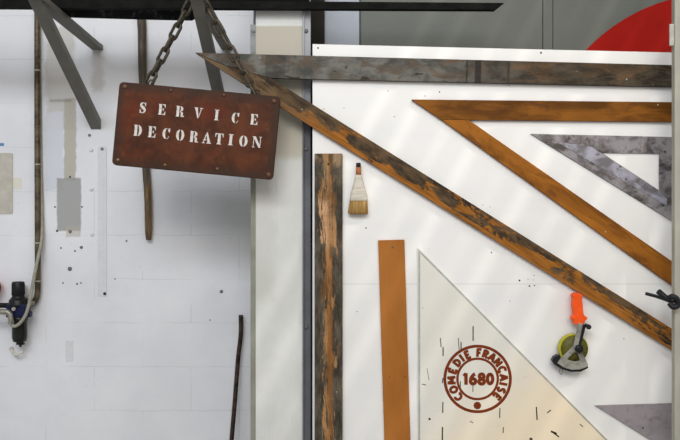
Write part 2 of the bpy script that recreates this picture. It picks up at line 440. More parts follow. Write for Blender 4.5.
M_pipe = mat_metal_plate('brown_pipe', (74, 62, 48), (110, 98, 78), (54, 44, 36), .35, .45, 20, 12)
M_hose = plain('grey_beige_hose', (156, 152, 138), .5)
M_clip = plain('pale_clip', (176, 172, 162), .5)
M_blackplastic = plain('black_plastic', (28, 28, 30), .4)
M_blueplastic = plain('navy_blue_casting', (22, 26, 64), .4)
M_smoke = plain('smoked_bowl', (34, 34, 32), .25)
M_fitting = mat_metal_plate('nickel_fitting', (128, 124, 114), (164, 160, 148), (90, 86, 78), .5, .4, 22, 40)
M_hook = plain('off_white_hook', (206, 200, 190), .5)
M_orangehandle = plain('orange_plastic', (246, 88, 24), .35, 0, .06)
M_toolgrey = mat_metal_plate('grey_alloy', (128, 125, 116), (160, 156, 146), (96, 94, 88), .1, .5, 30, 30)
M_tape = plain('olive_tape_coil', (96, 92, 36), .5, 0, .25, 60)
M_yellow = plain('yellow_rim', (178, 172, 44), .4)
M_patch = plain('beige_plate', (190, 184, 172), .6, 0, .08, 20)
M_strap = plain('black_strap', (30, 32, 36), .5)
M_handlewood = plain('brush_handle_wood', (168, 104, 62), .5)
def mat_bristle():
    t = NT('golden_bristles')
    g = t.noise((260, 40, 14), 4, .7)
    return t.out(t.mix(t.ramp(g, .3, .7), lin(112, 82, 36), lin(182, 142, 76)), .7)
M_bristle = mat_bristle()
def mat_wrap():
    t = NT('cream_cord_wrap')
    g = t.noise((14, 14, 150), 4, .6)
    t.bump(g, .5, .002)
    return t.out(t.mix(t.ramp(g, .3, .7), lin(192, 182, 166), lin(222, 214, 200)), .75)
M_wrap = mat_wrap()
M_rod = mat_metal_plate('dark_brown_rod', (46, 34, 30), (76, 58, 50), (30, 24, 22), .5, .4, 33, 20)
M_stick = mat_wood('weathered_stick', (62, 52, 38), (128, 92, 44), (160, 118, 60), .66, .18, 0, .02, 40, 4, 1.4, .6, (104, 94, 76), along=.18, specks=.2)

# ------------------------------------------------------------------ the room
YW = .55                                                      # face of the left wall
def wx(px, Y): return (px-340)*K*sc(Y)
def wz(py, Y): return CZ + (220-py)*K*sc(Y)
bm = NB(); add_box(bm, -2.6, wx(253, YW), YW, YW+.2, 0, 3.4)
for (px, py, r) in ((61, 248, .9), (75, 251, .9), (63, 283, .8), (77, 284, 1), (81, 283, .8), (126.5, 241, .9), (118, 158, .7), (70, 177, 1.1), (55, 207, .9), (82, 207, .9), (57, 231, 1.2), (210, 320, .7), (115, 279, .7)):
    c = P(px, py, YW)
    add_poly(bm, [(c.x + r*.0046*math.cos(a)*(1+.25*math.sin(3*a+px)), c.z + r*.0046*math.sin(a)) for a in [k*math.pi/5 for k in range(10)]], YW-.0006, YW+.001, 1)
struct('wall_left', bm, [M_wall, M_darkhole], 'white painted block wall with beige patches left of the pillar', 'wall')
bm = NB(); add_box(bm, wx(266, .3), 2.4, .32, .42, 0, 3.4, 0)
struct('wall_back', bm, M_greypanel, 'grey painted wall seen above the white board', 'wall')
# white board of the tool wall, top edge a little out of level
a, b = P(312.5, 44, 0), P(672, 52.5, 0)
sl = (b.z-a.z)/(b.x-a.x); xr = 1.85
bm = NB(); add_poly(bm, [(a.x, 0), (xr, 0), (xr, a.z + sl*(xr-a.x)), (a.x, a.z)], 0, .022)
for px, py, rr in ((519.5, 280.5, 1), (528, 279.5, .5), (534, 275.5, .6), (533.5, 280, .5), (529.5, 286, .9), (534.5, 285.5, .8), (490, 207, .5), (483, 205, .5), (491.5, 252.5, .8), (366, 228, .8), (440, 100, .6), (318, 48, 1), (388, 91, .6), (541, 52.8, 1.1), (425, 96, .6), (439.5, 92, .8), (324, 109, .6), (344, 108, .5), (505, 350, .7)):
    c = P(px, py, 0)
    add_poly(bm, [(c.x + rr*K*math.cos(q), c.z + rr*K*math.sin(q)) for q in [i*math.pi/4 for i in range(8)]], -.0004, .001, 1)
struct('wall_right', bm, [M_board, M_darkhole], 'white painted tool board with a thin joint line', 'wall', bevel=.0015)
bm = NB(); add_box(bm, -2.6, 2.4, -4.5, .75, -.1, 0)
struct('floor', bm, M_floor)
# concrete pillar and its edge strip
bm = NB(); add_box(bm, wx(255.5, .07), wx(304, .07), .07, .56, 0, 3.4)
struct('trim_1', bm, M_pillar, 'pale concrete pillar between block wall and steel upright', 'pillar', bevel=.003)
bm = NB(); add_box(bm, wx(250.5, .075), wx(256, .075), .075, .55, 0, wz(53.5, .075))
struct('trim_2', bm, M_olive, 'olive grey edge strip on the left side of the pillar', 'trim', bevel=.001)
bm = NB(); add_box(bm, wx(250.3, .074), wx(256, .074), .074, .55, wz(53.5, .074), wz(24.5, .074))
add_lathe(bm, [(.001, 0), (.007, .0), (.007, .004), (.004, .006), (.0005, .006)], Matrix.Translation(P(253.4, 31, .074)) @ Matrix.Rotation(math.pi/2, 4, 'X'), 14)
struct('trim_3', bm, M_lightsteel, 'bare steel end of the edge strip at the pillar top', 'trim', bevel=.001)
bm = NB(); add_box(bm, wx(254.3, .08), wx(255.9, .08), .08, .55, wz(24.3, .08), 3.4)
struct('trim_4', bm, M_darkgap, 'narrow dark strip above the steel plate on the pillar', 'trim')
# panels of the back wall above the board
bm = NB(); add_box(bm, wx(309, .27), wx(324.5, .27), .27, .32, 1.5, 3.4)  # dark strip stands in for the shade of the open gap
struct('trim_5', bm, M_darkgap, 'dark brown strip coloured as the shaded gap above the board', 'trim', bevel=.001)
bm = NB(); add_box(bm, wx(324.5, .30), wx(359.2, .30), .30, .32, 1.5, 3.4)
struct('trim_6', bm, M_bluepanel, 'pale blue grey panel above the board', 'panel', bevel=.001)
bm = NB(); add_box(bm, wx(361, .305), wx(542.5, .305), .305, .32, 1.5, 3.4)
add_box(bm, wx(543.2, .305), wx(552.6, .305), .305, .32, 1.5, 3.4)
add_box(bm, wx(553.2, .305), wx(760, .305), .305, .32, 1.5, 3.4)
struct('trim_7', bm, M_greypanel, 'grey sheet panels with upright joints above the board', 'panel', bevel=.001)

# red disc: circle through three points of its edge in the photo
def circ3(p, q, r):
    ax, ay = p; bx, by = q; cx, cy = r
    d = 2*(ax*(by-cy)+bx*(cy-ay)+cx*(ay-by))
    ux = ((ax*ax+ay*ay)*(by-cy)+(bx*bx+by*by)*(cy-ay)+(cx*cx+cy*cy)*(ay-by))/d
    uy = ((ax*ax+ay*ay)*(cx-bx)+(bx*bx+by*by)*(ax-cx)+(cx*cx+cy*cy)*(bx-ax))/d
    return ux, uy, math.hypot(ax-ux, ay-uy)
ux, uy, ur = circ3((586.7, 49.7), (624.5, 19), (669.6, -.5))
print('disc', ux, uy, ur)
c = P(ux, uy, .29); R_ = ur*K*sc(.29)
bm = NB(); add_lathe(bm, [(R_-.002, 0), (R_, -.002), (R_, -.010), (R_-.002, -.012)], Matrix.Translation((c.x, .305, c.z)) @ Matrix.Rotation(-math.pi/2, 4, 'X'), 128, smooth=False)
for v in bm.verts:
    pass
tag(obj('round_sign', bm, M_red, loc=(0, 0, 0)), 'big plain red disc on the grey panel above the board', 'sign')

# steel upright between pillar and board
o = thing('steel_upright', 'dark blue grey steel upright along the left edge of the white board', 'post', (wx(308, .06), .072, 0))
bm = NB(); x0, x1 = wx(302.5, .06)-o.location.x, wx(310.6, .06)-o.location.x
add_poly(bm, [(0, 0)]*0 or [(x0, 0), (x0+.008, 0), (x0+.008, 3.4), (x0, 3.4)], -.012, .02)
add_box(bm, x0+.007, x1, -.004, .004, 0, 3.4)
obj('post', bm, M_bluesteel, o, bevel=.001)
for py in (31, 149, 327):
    q = P(306.2, py, .066)
    bm = NB(); add_lathe(bm, [(.0086, 0), (.0086, .003), (.006, .006), (.001, .0065)], Matrix.Rotation(math.pi/2, 4, 'X'), 16)
    obj('bolt', bm, M_bluesteel, o, Vector((q.x, .068, q.z)) - o.location)

# right cream post in front
YP = -.16
o = thing('cream_post', 'grey cream painted steel post at the right edge of the photo', 'post', (wx(680, YP), YP, 0))
bm = NB(); add_box(bm, wx(671.3, YP+.03)-o.location.x, wx(694, YP)-o.location.x, 0, .03, 0, 3.4)
obj('post', bm, M_postcream, o, bevel=.003)
q0, q1 = P(669.3, 46, YP), P(674, 24, YP)
bm = NB(); add_box(bm, q0.x-o.location.x, q1.x-o.location.x, -.004, .004, q0.z, q1.z)
obj('catch_plate', bm, plain('pale_plate', (184, 182, 172), .5), o, bevel=.0035)

# black strap tied round the post
bm = NB()
T = lambda x, y, d=0: P(x, y, YP-.012+d)
add_tube(bm, bez([T(645.5, 293.5, .05), T(655, 296, .03), T(664, 299), T(672, 302)], 8), [.0065]*24+[.008], 8)
o1 = bez([T(658.5, 291.5, .02), T(664, 296, .0), T(670, 301, -.004)], 8)
add_tube(bm, o1, [.0115 - .002*i/16 for i in range(len(o1))], 8)
add_tube(bm, bez([T(668, 299, 0), T(672, 296.5, -.016), T(677, 299, -.02), T(678, 305, -.018), T(673, 307, -.014), T(669.5, 303, -.006)], 6), .0105, 8)
xa, xb = wx(671.3, YP+.03)-.004, wx(694, YP)+.004
za = P(0, 301.5, YP).z
add_tube(bm, [(xa, YP-.003, za), (xb, YP-.003, za+.004), (xb, YP+.034, za+.006), (xa, YP+.034, za+.002)], .005, 8, True)
tag(obj('tied_strap', bm, M_strap), 'black strap knotted round the cream post with loose ends', 'strap')

# ------------------------------------------------------------------ wooden set squares
o = thing('set_square', 'largest wooden set square, blackened and worn, behind the hanging sign', 'set square', P(672, 70, -.024))
YB = -.024
slab('top_rail', [(195, 52.6), (745, 66.9), (745, 88.2), (271, 78), (226, 65.5)], YB, .0235, M_bigrail, o, bevel=.0006)
slab('slanted_rail', [(196.2, 53.6), (226, 65.9), (271, 78.3), (671, 328), (768, 388.6), (768, 409), (671, 349), (256, 92)], YB+.0005, .023, M_bighyp, o, ang=-math.atan2(362-78, 451), bevel=.0006, origin=(249, 72))
slab('side_rail', [(745, 88.6), (768, 89.1), (768, 388.2), (745, 373.8)], YB+.0004, .023, M_bighyp, o, bevel=.0015)
slab('rail_end', [(745.3, 66.9), (768, 67.5), (768, 88.8), (745.3, 88.2)], YB, .0235, M_bigrail, o, bevel=.0015)

o = thing('set_square', 'honey brown wooden set square hanging below the long blackened rail', 'set square', P(672, 112, -.018))
YB = -.018
slab('top_rail', [(411.8, 99.4), (715, 102.6), (715, 122.3), (469, 119.8), (441, 119.3)], YB, .0175, M_orange, o, bevel=.0007)
slab('slanted_rail', [(441.5, 119.6), (469, 120), (735, 305), (735, 326), (671, 284.5)], YB+.0005, .017, M_orange2, o, ang=-math.atan2(264-120, 671-469), bevel=.0015, origin=(455, 121))
slab('side_rail', [(715.4, 102.7), (735, 102.9), (735, 305), (715.4, 291)], YB, .0175, M_orange, o, bevel=.0015, ang=math.pi/2)

o = thing('set_square', 'tarnished grey steel set square with a triangular window', 'set square', P(602, 150, -.008))
slab('plate', [(530.6, 133.8), (674, 137), (674, 222)], -.008, .0075, M_steelsq, o, bevel=.0005, hole=[(601.5, 152.6), (659.5, 153.6), (659.5, 190.5)])
# seam of the plate: a thin raised strip along the slant
slab('slant_strip', [(556, 141.5), (592, 147), (659.5, 191.5), (667, 199), (667, 206)], -.0092, .0012, M_steelband, o, bevel=.0004)

o = thing('set_square', 'flat grey metal set square at the lower right beside the post', 'set square', P(640, 420, -.008))
slab('plate', [(595.2, 405.6), (700, 402.6), (700, 471)], -.008, .0075, M_greyplate, o, bevel=.0008)

# ------------------------------------------------------------------ cream plastic set square with stamp
YC = -.007
o = thing('set_square', 'cream plastic set square with a round brown stamp', 'set square', P(480, 380, YC))
bm = NB()
b0 = P(418, 380, YC)
pts = [P(417.6, 247.2, YC), P(418.2, 520, YC), P(687, 520, YC)]
add_poly(bm, [(p.x-o.location.x, p.z-o.location.z) for p in pts], 0, .0065, 0)
def quadline(x0, y0, x1, y1, w):
    a, b = P(x0, y0, YC), P(x1, y1, YC); d = (b-a); n = Vector((-d.z, 0, d.x)).normalized()*w*K*.75
    add_poly(bm, [(q.x-o.location.x, q.z-o.location.z) for q in (a+n*.6, b+n, b-n*.7, a-n)], -.0003, .0005, 1)
for q in ((443.2, 347, 443, 356, .9), (443, 378, 442.5, 383, .8), (443, 402, 442.6, 413, .9), (442.6, 427, 442.2, 442, 1.1), (440.5, 338, 441, 347, .7),
          (458.5, 338, 459, 350, .6), (461.2, 342, 461, 351, .9), (473.2, 326, 473, 341, .9), (460.5, 381, 460.3, 397, .7), (473, 382, 472.8, 392, .6),
          (500, 408, 499.6, 418, .8), (536.5, 407, 537, 420, 1), (503.5, 427, 503, 433, .7), (551, 431, 556.5, 434, 1.6), (554, 433, 559, 437, 1.1), (530, 438, 532, 440, 2),
          (429, 418, 430, 420, 1.6), (427, 368, 429, 380, .4), (470, 421, 473, 423, .6), (580, 424, 583, 427, .7), (547, 413, 551, 410, .8), (422, 384, 426, 385, .6)):
    quadline(*q)
# clear bevelled rim along the left and slanted edges
for seg in (((418.3, 249), (418.3, 520), (420.2, 520), (420.2, 253.5)), ((418.3, 249), (420.4, 253.5), (684.5, 520), (687, 520))):
    add_poly(bm, [(P(x, y, YC).x-o.location.x, P(x, y, YC).z-o.location.z) for x, y in seg], -.0002, .0004, 2)
obj('sheet', bm, [M_cream, M_ink, M_creamedge], o)
# stamp
LYR = [0]
def arc(cx, cy, rx, ry, a0, a1, n=14): return [(cx + rx*math.cos(math.radians(a0+(a1-a0)*i/n)), cy + ry*math.sin(math.radians(a0+(a1-a0)*i/n))) for i in range(n+1)]
STROKES = {   # (width, strokes) in a box of height 1
 'C': (.72, [arc(.42, .5, .34, .40, 48, 312)]), 'Ç': (.72, [arc(.42, .5, .34, .40, 48, 312), [(.44, .08), (.50, -.10), (.36, -.20)]]),
 'O': (.84, [arc(.42, .5, .33, .40, 0, 360, 22)]), '0': (.66, [arc(.33, .5, .23, .40, 0, 360, 22)]),
 'M': (.96, [[(.12, 0), (.16, 1)], [(.16, .92), (.48, .25)], [(.48, .25), (.80, .92)], [(.80, 1), (.84, 0)]]),
 'E': (.60, [[(.12, 0), (.12, 1)], [(.06, .91), (.58, .91)], [(.1, .5), (.50, .5)], [(.06, .09), (.60, .09)]]),
 'D': (.74, [[(.12, 0), (.12, 1)], arc(.10, .5, .52, .41, -90, 90)]),
 'I': (.24, [[(.12, 0), (.12, 1)]]),
 'F': (.58, [[(.12, 0), (.12, 1)], [(.06, .91), (.58, .91)], [(.1, .5), (.48, .5)]]),
 'R': (.68, [[(.12, 0), (.12, 1)], arc(.14, .70, .42, .21, -90, 90), [(.28, .46), (.62, .0)]]),
 'A': (.80, [[(.06, 0), (.40, 1)], [(.40, 1), (.74, 0)], [(.22, .32), (.60, .32)]]),
 'N': (.76, [[(.12, 0), (.12, 1)], [(.14, .95), (.62, .05)], [(.64, 0), (.64, 1)]]),
 'S': (.60, [[(.50, .80), (.40, .91), (.24, .90), (.12, .76), (.18, .58), (.38, .46), (.50, .28), (.42, .11), (.24, .08), (.10, .20)]]),
 '1': (.42, [[(.26, 0), (.26, 1)], [(.28, .97), (.06, .74)]]),
 '6': (.64, [arc(.32, .30, .22, .22, 0, 360, 18), [(.50, .93), (.34, .84), (.16, .60), (.10, .30)]]),
 '8': (.62, [arc(.31, .27, .23, .20, 0, 360, 18), arc(.31, .73, .19, .19, 0, 360, 18)]),
}
STROKES['É'] = (.60, STROKES['E'][1] + [[(.28, 1.10), (.48, 1.24)]])
def put_text(bm, ch, cx, cz, size, rot, y=0.0, wd=.19):
    w, strokes = STROKES[ch]; ca, sa = math.cos(rot), math.sin(rot)
    for pts in strokes:
        p = [Vector((a-w/2, b-.5, 0)) for a, b in pts]
        n = len(p); L, R = [], []; closed = (p[0]-p[-1]).length < 1e-4
        if n == 10: p = bez(p, 4); n = len(p)
        for i, q_ in enumerate(p):
            if closed: t = p[(i+1) % (n-1)] - p[(i-1) % (n-1)]
            else: t = p[min(i+1, n-1)] - p[max(i-1, 0)]
            t.normalize(); nn = Vector((-t.y, t.x, 0))*wd/2
            L.append(q_+nn); R.append(q_-nn)
        LYR[0] += 1; yy = y - (LYR[0] % 5)*.00006
        V = lambda v: bm.verts.new((cx + (v.x*ca - v.y*sa)*size, yy, cz + (v.x*sa + v.y*ca)*size))
        L = [V(v) for v in L]; R = [V(v) for v in R]
        for i in range(n-1): bm.faces.new((L[i], L[i+1], R[i+1], R[i]))
bm = NB()
st = P(477.6, 378.9, YC); k = K*sc(YC)
sx, sz = st.x-o.location.x, st.z-o.location.z
def circle_pts(r, n=96): return [(sx + r*k*math.cos(2*math.pi*i/n), sz + r*k*math.sin(2*math.pi*i/n)) for i in range(n)]
ys = -.0006
add_ring(bm, circle_pts(34.2), circle_pts(31.3), ys, 0)
add_ring(bm, circle_pts(21.4), circle_pts(19.0), ys, 0)
add_poly(bm, [(sx - .3*k + (3.5 + .6*(i % 2))*k*math.cos(i*math.pi/9), sz - 26.6*k + (3.5 + .6*(i % 2))*k*math.sin(i*math.pi/9)) for i in range(18)], ys, 0)
for ch, ang in zip('COMÉDIE', (-133, -114, -93, -72, -51, -37, -23)):
    a_ = math.radians(ang); put_text(bm, ch, sx + 26.2*k*math.sin(a_), sz + 26.2*k*math.cos(a_), 8.3*k, -a_, ys, .33)
for ch, ang in zip('FRANÇAISE', (3, 18, 34, 51, 69, 87, 101, 115, 132)):
    a_ = math.radians(ang); put_text(bm, ch, sx + 26.2*k*math.sin(a_), sz + 26.2*k*math.cos(a_), 8.3*k, -a_, ys, .33)
for ch, dx in zip('1680', (-12.2, -4.6, 4.0, 12.4)):
    put_text(bm, ch, sx + dx*k, sz, 11.6*k, 0, ys, .30)
obj('stamp', bm, M_stamp, o)

# ------------------------------------------------------------------ plank, strip, brush
Y = -.02
o = thing('straightedge_plank', 'upright plank with peeling black paint, right of the steel upright', 'plank', P(329, 440, Y))
bm = NB(); c0 = P(328.6, 153.5, Y); hw = 14*K*sc(Y)
add_poly(bm, [(0, -hw+.002), (.002, -hw), (c0.z-.001, -hw), (c0.z-.001, hw), (.002, hw), (0, hw-.002)], 0, .0195)
obj('board', bm, M_plank, o, c0 - o.location, (0, math.pi/2, 0), .0015)
bm = NB(); add_lathe(bm, [(.004, 0), (.004, .004), (.002, .006), (.0005, .006)], Matrix.Rotation(math.pi/2, 4, 'X'), 12)
obj('nail', bm, M_rod, o, P(328.3, 164, Y) - o.location)

Y = -.010
o = thing('wooden_ruler', 'tilted orange brown wooden strip hanging left of the cream set square', 'ruler', P(392, 240, Y))
ang = math.atan2(-(440-240), 384-378)
slab('strip', [(378.2, 240.3), (387.2, 530), (413.2, 530), (404.4, 239.6)], Y, .0095, M_strip, o, ang=0, bevel=.001, origin=(391, 240))
bm = NB(); add_lathe(bm, [(.0035, 0), (.0035, .0025), (.001, .0035)], Matrix.Rotation(math.pi/2, 4, 'X'), 10)
obj('pin', bm, M_screw, o, P(393, 247, Y) - o.location)

o = thing('paint_brush', 'flat paint brush with cream wrapped neck hanging bristles down', 'brush', P(358.5, 190, -.02))
def flat_loft(bm, rows, Yc, dep, seg=20):
    """rows: (left px, right px, y px, half depth m) — flattened round sections"""
    rings = []
    for xl, xr_, py, hd in rows:
        a, b = P(xl, py, Yc), P(xr_, py, Yc); cx = (a.x+b.x)/2; w = (b.x-a.x)/2
        ring = []
        for i in range(seg):
            t = 2*math.pi*i/seg; ct, stt = math.cos(t), math.sin(t)
            f = lambda v: math.copysign(abs(v)**.7, v)
            ring.append(bm.verts.new((cx + w*f(ct) - o.location.x, Yc + hd*f(stt) - o.location.y, a.z - o.location.z)))
        rings.append(ring)
    for a, b in zip(rings, rings[1:]):
        for i in range(seg):
            fc = bm.faces.new((a[i], a[(i+1) % seg], b[(i+1) % seg], b[i])); fc.smooth = True
    bm.faces.new(rings[0]); bm.faces.new(rings[-1][::-1])
bm = NB(); flat_loft(bm, [(356.6, 360.2, 162.8, .006), (356.1, 360.8, 163.6, .008), (356, 360.9, 167.4, .009)], -.02, 0); obj('cap', bm, M_blackplastic, o)
bm = NB(); flat_loft(bm, [(356, 361, 167.2, .009), (355.8, 361.2, 176, .010)], -.02, 0); obj('handle', bm, M_handlewood, o)
bm = NB(); flat_loft(bm, [(355.4, 361.8, 175, .012), (354.6, 362.6, 179, .013), (352.5, 364.8, 187, .015), (350.4, 367, 195, .0165), (349.4, 367.9, 200.5, .016), (349.6, 367.6, 201, .014)], -.02, 0); obj('cord_wrap', bm, M_wrap, o)
bm = NB(); flat_loft(bm, [(350.0, 367.2, 200, .014), (348.6, 367.8, 207, .016), (348.0, 368.2, 213.2, .014), (349, 367.6, 214.3, .010)], -.02, 0); obj('bristles', bm, M_bristle, o)

# ------------------------------------------------------------------ hanging sign
YS = -0.0803; kS = K*sc(YS)
ANG = math.radians(5.35)
o = SIGN = thing('hanging_sign', 'rusty red sheet metal sign with white stencilled lettering, hung on two chains', 'sign', P(196.6, 131, YS), (0, ANG, 0))
hw, hh, rc = 80.7*kS, 41.7*kS, 4.5*kS
def rrect(w, h, r, n=6):
    pts = []
    for cx, cz, a0 in ((w-r, h-r, 0), (-w+r, h-r, 90), (-w+r, -h+r, 180), (w-r, -h+r, 270)):
        for i in range(n+1):
            a = math.radians(a0 + 90*i/n); pts.append((cx + r*math.cos(a), cz + r*math.sin(a)))
    return pts
bm = NB(); add_poly(bm, rrect(hw, hh, rc), -.010, .010)
obj('panel', bm, M_sign, o, bevel=.003, segs=3)
def loc_sign(px, py):
    dx, dz = (px-196.6)*kS, (131-py)*kS
    return dx*math.cos(ANG) - dz*math.sin(ANG), dx*math.sin(ANG) + dz*math.cos(ANG)
for px, py, m, r in ((125.3, 86.8, M_rivet, 2.8), (171.2, 90.6, M_rivet, 2.2), (224.3, 95.2, M_rivet, 2.1), (274.2, 101.3, M_rivet, 2.8),
                  (118.8, 160.2, M_brassrivet, 2.0), (165.8, 165.2, M_brassrivet, 1.8), (217.8, 169.0, M_brassrivet, 1.6), (268.8, 174.8, M_rivet, 2.8)):
    lx, lz = loc_sign(px, py); r *= kS
    bm = NB(); add_lathe(bm, [(r, 0), (r*.96, .0022), (r*.7, .0042), (r*.3, .0052), (.0003, .0054)], Matrix.Rotation(math.pi/2, 4, 'X'), 16)
    obj('rivet', bm, m, o, (lx, -.0098, lz))
for px, py in ((149.5, 85), (256.5, 95)):                       # hanging loops on the back of the top edge
    lx, lz = loc_sign(px, py)
    bm = NB(); add_tube(bm, [(lx + .010*math.cos(t), .016, lz + .006 + .016*math.sin(t)) for t in [2*math.pi*i/16 for i in range(16)]], .0035, 8, True)
    obj('hanging_loop', bm, M_chain, o)

# stencil letters, unit height
def ell(cx, cy, rx, ry, a0, a1, n=12): return [(cx + rx*math.cos(math.radians(a0+(a1-a0)*i/n)), cy + ry*math.sin(math.radians(a0+(a1-a0)*i/n))) for i in range(n+1)]
def cres(cx, cy, ro, ri, a0, a1, n=14):
    A = ell(cx, cy, *ro, a0, a1, n); B = ell(cx, cy, *ri, a0, a1, n)
    return [[A[i], A[i+1], B[i+1], B[i]] for i in range(n)]
def rct(x0, y0, x1, y1): return [[(x0, y0), (x1, y0), (x1, y1), (x0, y1)]]
def ribbon(pts, ws, n=8):
    q = bez([(p[0], p[1], 0) for p in pts], n); out = []; m = len(q); L, R = [], []
    for i, p in enumerate(q):
        t = (q[min(i+1, m-1)] - q[max(i-1, 0)]).normalized(); nn = Vector((-t.y, t.x, 0))
        f = i/(m-1)*(len(ws)-1); j = min(int(f), len(ws)-2); w = ws[j] + (ws[j+1]-ws[j])*(f-j)
        L.append(p + nn*w/2); R.append(p - nn*w/2)
    return [[(L[i].x, L[i].y), (L[i+1].x, L[i+1].y), (R[i+1].x, R[i+1].y), (R[i].x, R[i].y)] for i in range(m-1)]
stem = rct(.06, 0, .36, 1) + rct(0, 0, .1, .07) + rct(0, .93, .1, 1)
E_ = stem + [[(.42, .93), (.42, 1), (.78, 1), (.78, .66), (.72, .70), (.62, .90)]] + [[(.42, 0), (.42, .07), (.62, .10), (.74, .32), (.80, .36), (.80, 0)]] + [[(.42, .47), (.42, .54), (.52, .56), (.60, .68), (.60, .33), (.52, .45)]]
G = {
 'I': (.50, rct(.1, 0, .40, 1) + rct(0, 0, .5, .07) + rct(0, .93, .5, 1)),
 'E': (.80, E_),
 'D': (.86, stem + cres(.44, .5, (.42, .5), (.12, .43), -90, 90)),
 'R': (.92, stem + cres(.44, .74, (.36, .26), (.10, .19), -90, 90) + [[(.44, .47), (.60, .47), (.80, .40), (.80, .10), (.94, .08), (.94, .02), (.84, 0), (.56, 0), (.56, .36)]]),
 'V': (.95, [[(-.02, 1), (-.02, .93), (.06, .93), (.40, 0), (.50, 0), (.50, .16), (.36, .93), (.42, .93), (.42, 1)]] + [[(.60, 1), (.60, .93), (.72, .93), (.53, .22), (.55, .05), (.82, .93), (.96, .93), (.96, 1)]]),
 'S': (.74, ribbon([(.66, .74), (.55, .93), (.34, .96), (.16, .82), (.24, .62), (.48, .46), (.60, .26), (.46, .06), (.22, .05), (.08, .26)], [.10, .07, .08, .2, .27, .30, .27, .2, .08, .07, .12])
        + [[(.62, .66), (.70, .66), (.70, 1), (.63, 1), (.56, .9)]] + [[(.04, .34), (.04, 0), (.11, 0), (.18, .1), (.12, .34)]]),
 'C': (.82, cres(.44, .5, (.44, .5), (.14, .44), 100, 260) + cres(.46, .5, (.30, .5), (.26, .43), 40, 82, 6) + cres(.46, .5, (.32, .5), (.27, .43), -82, -30, 6) + [[(.72, .62), (.80, .62), (.80, 1), (.73, 1), (.60, .86), (.60, .74)]]),
 'O': (.88, cres(.42, .5, (.42, .5), (.12, .44), 95, 265) + cres(.47, .5, (.42, .5), (.12, .44), -85, 85)),
 'A': (1.0, [[(.0, 0), (.0, .07), (.10, .07), (.40, .9), (.46, .75), (.19, .07), (.30, .07), (.30, 0)]] + [[(.46, 1), (.56, 1), (.92, .07), (1.0, .07), (1.0, 0), (.50, 0), (.50, .07), (.60, .07), (.44, .88)]] + rct(.26, .28, .48, .35)),
 'T': (.90, rct(.30, 0, .60, 1) + rct(.2, 0, .7, .07) + [[(0, 1), (.26, 1), (.26, .93), (.12, .88), (.06, .66), (0, .64)]] + [[(.90, 1), (.64, 1), (.64, .93), (.78, .88), (.84, .66), (.90, .64)]]),
 'N': (1.0, rct(.10, .0, .18, .88) + rct(0, 0, .28, .07) + [[(0, 1), (0, .93), (.08, .93), (.72, 0), (.90, 0), (.90, .12), (.34, 1)]] + rct(.82, .2, .90, 1) + rct(.72, .93, 1.0, 1)),
}
def tri(poly):
    return [[poly[i] for i in t] for t in tessellate_polygon([[Vector((x, y, 0)) for x, y in poly]])]
def letter(ch, px, py, hpx, parent, rot=0.0):
    w, polys = G[ch]; bm = NB(); h = hpx*kS; n = 0
    lx, lz = loc_sign(px, py)
    for li, pl in enumerate(polys):
        vs = [bm.verts.new(((x-w/2)*h*.84, -.00006*(li % 7), (y-.5)*h)) for x, y in pl]
        if len(vs) == 4: bm.faces.new(vs)
        else:
            for t in tessellate_polygon([[Vector((x, y, 0)) for x, y in pl]]): bm.faces.new([vs[i] for i in t])
    ob = obj('letter', bm, M_letter, parent, (lx, -.0106, lz), (0, rot, 0))
    return ob
for ch, px, py in zip('SERVICE', (143.6, 162.7, 180.7, 199.0, 217.2, 235.8, 254.4), (108.2, 109.9, 111.8, 113.4, 115.4, 118.2, 119.8)):
    letter(ch, px, py, 10.6, o)
for ch, px, py in zip('DECORATION', (138.6, 152.7, 166.9, 180.7, 194.6, 207.3, 219.6, 231.2, 243.7, 257.2), (130.8, 132.2, 133.9, 135.5, 137.0, 138.2, 139.2, 140.0, 141.4, 142.4)):
    letter(ch, px, py, 11.0, o)

# ------------------------------------------------------------------ rack brackets, bars
XW = YW
def bracket(xl, label):
    """xl: left x of the strut at the wall (metres)"""
    r = thing('shelf_bracket', label, 'bracket', (xl + .024, XW, 2.05), group=None)
    def sidebox(prof, x0, x1, name):
        bm = NB()
        A = [bm.verts.new((x0 - r.location.x, y - r.location.y, z - r.location.z)) for y, z in prof]
        B = [bm.verts.new((x1 - r.location.x, y - r.location.y, z - r.location.z)) for y, z in prof]
        bm.faces.new(A); bm.faces.new(B[::-1]); n = len(prof)
        for i in range(n): bm.faces.new((A[i], B[i], B[(i+1) % n], A[(i+1) % n]))
        obj(name, bm, M_bracket, r, bevel=.002)
    sidebox([(XW, 2.028), (-.170, 2.431), (-.192, 2.444), (-.1375, 2.444), (XW, 2.076)], xl, xl + .048, 'strut')
    sidebox([(XW, 2.404), (-.206, 2.434), (-.206, 2.456), (XW, 2.427)], xl + .005, xl + .057, 'arm')
bracket(wx(91, XW), 'grey rack bracket with slanted strut at the upper left, left of the sign')
bracket(wx(220.5, XW), 'grey rack bracket with slanted strut behind the hanging sign')

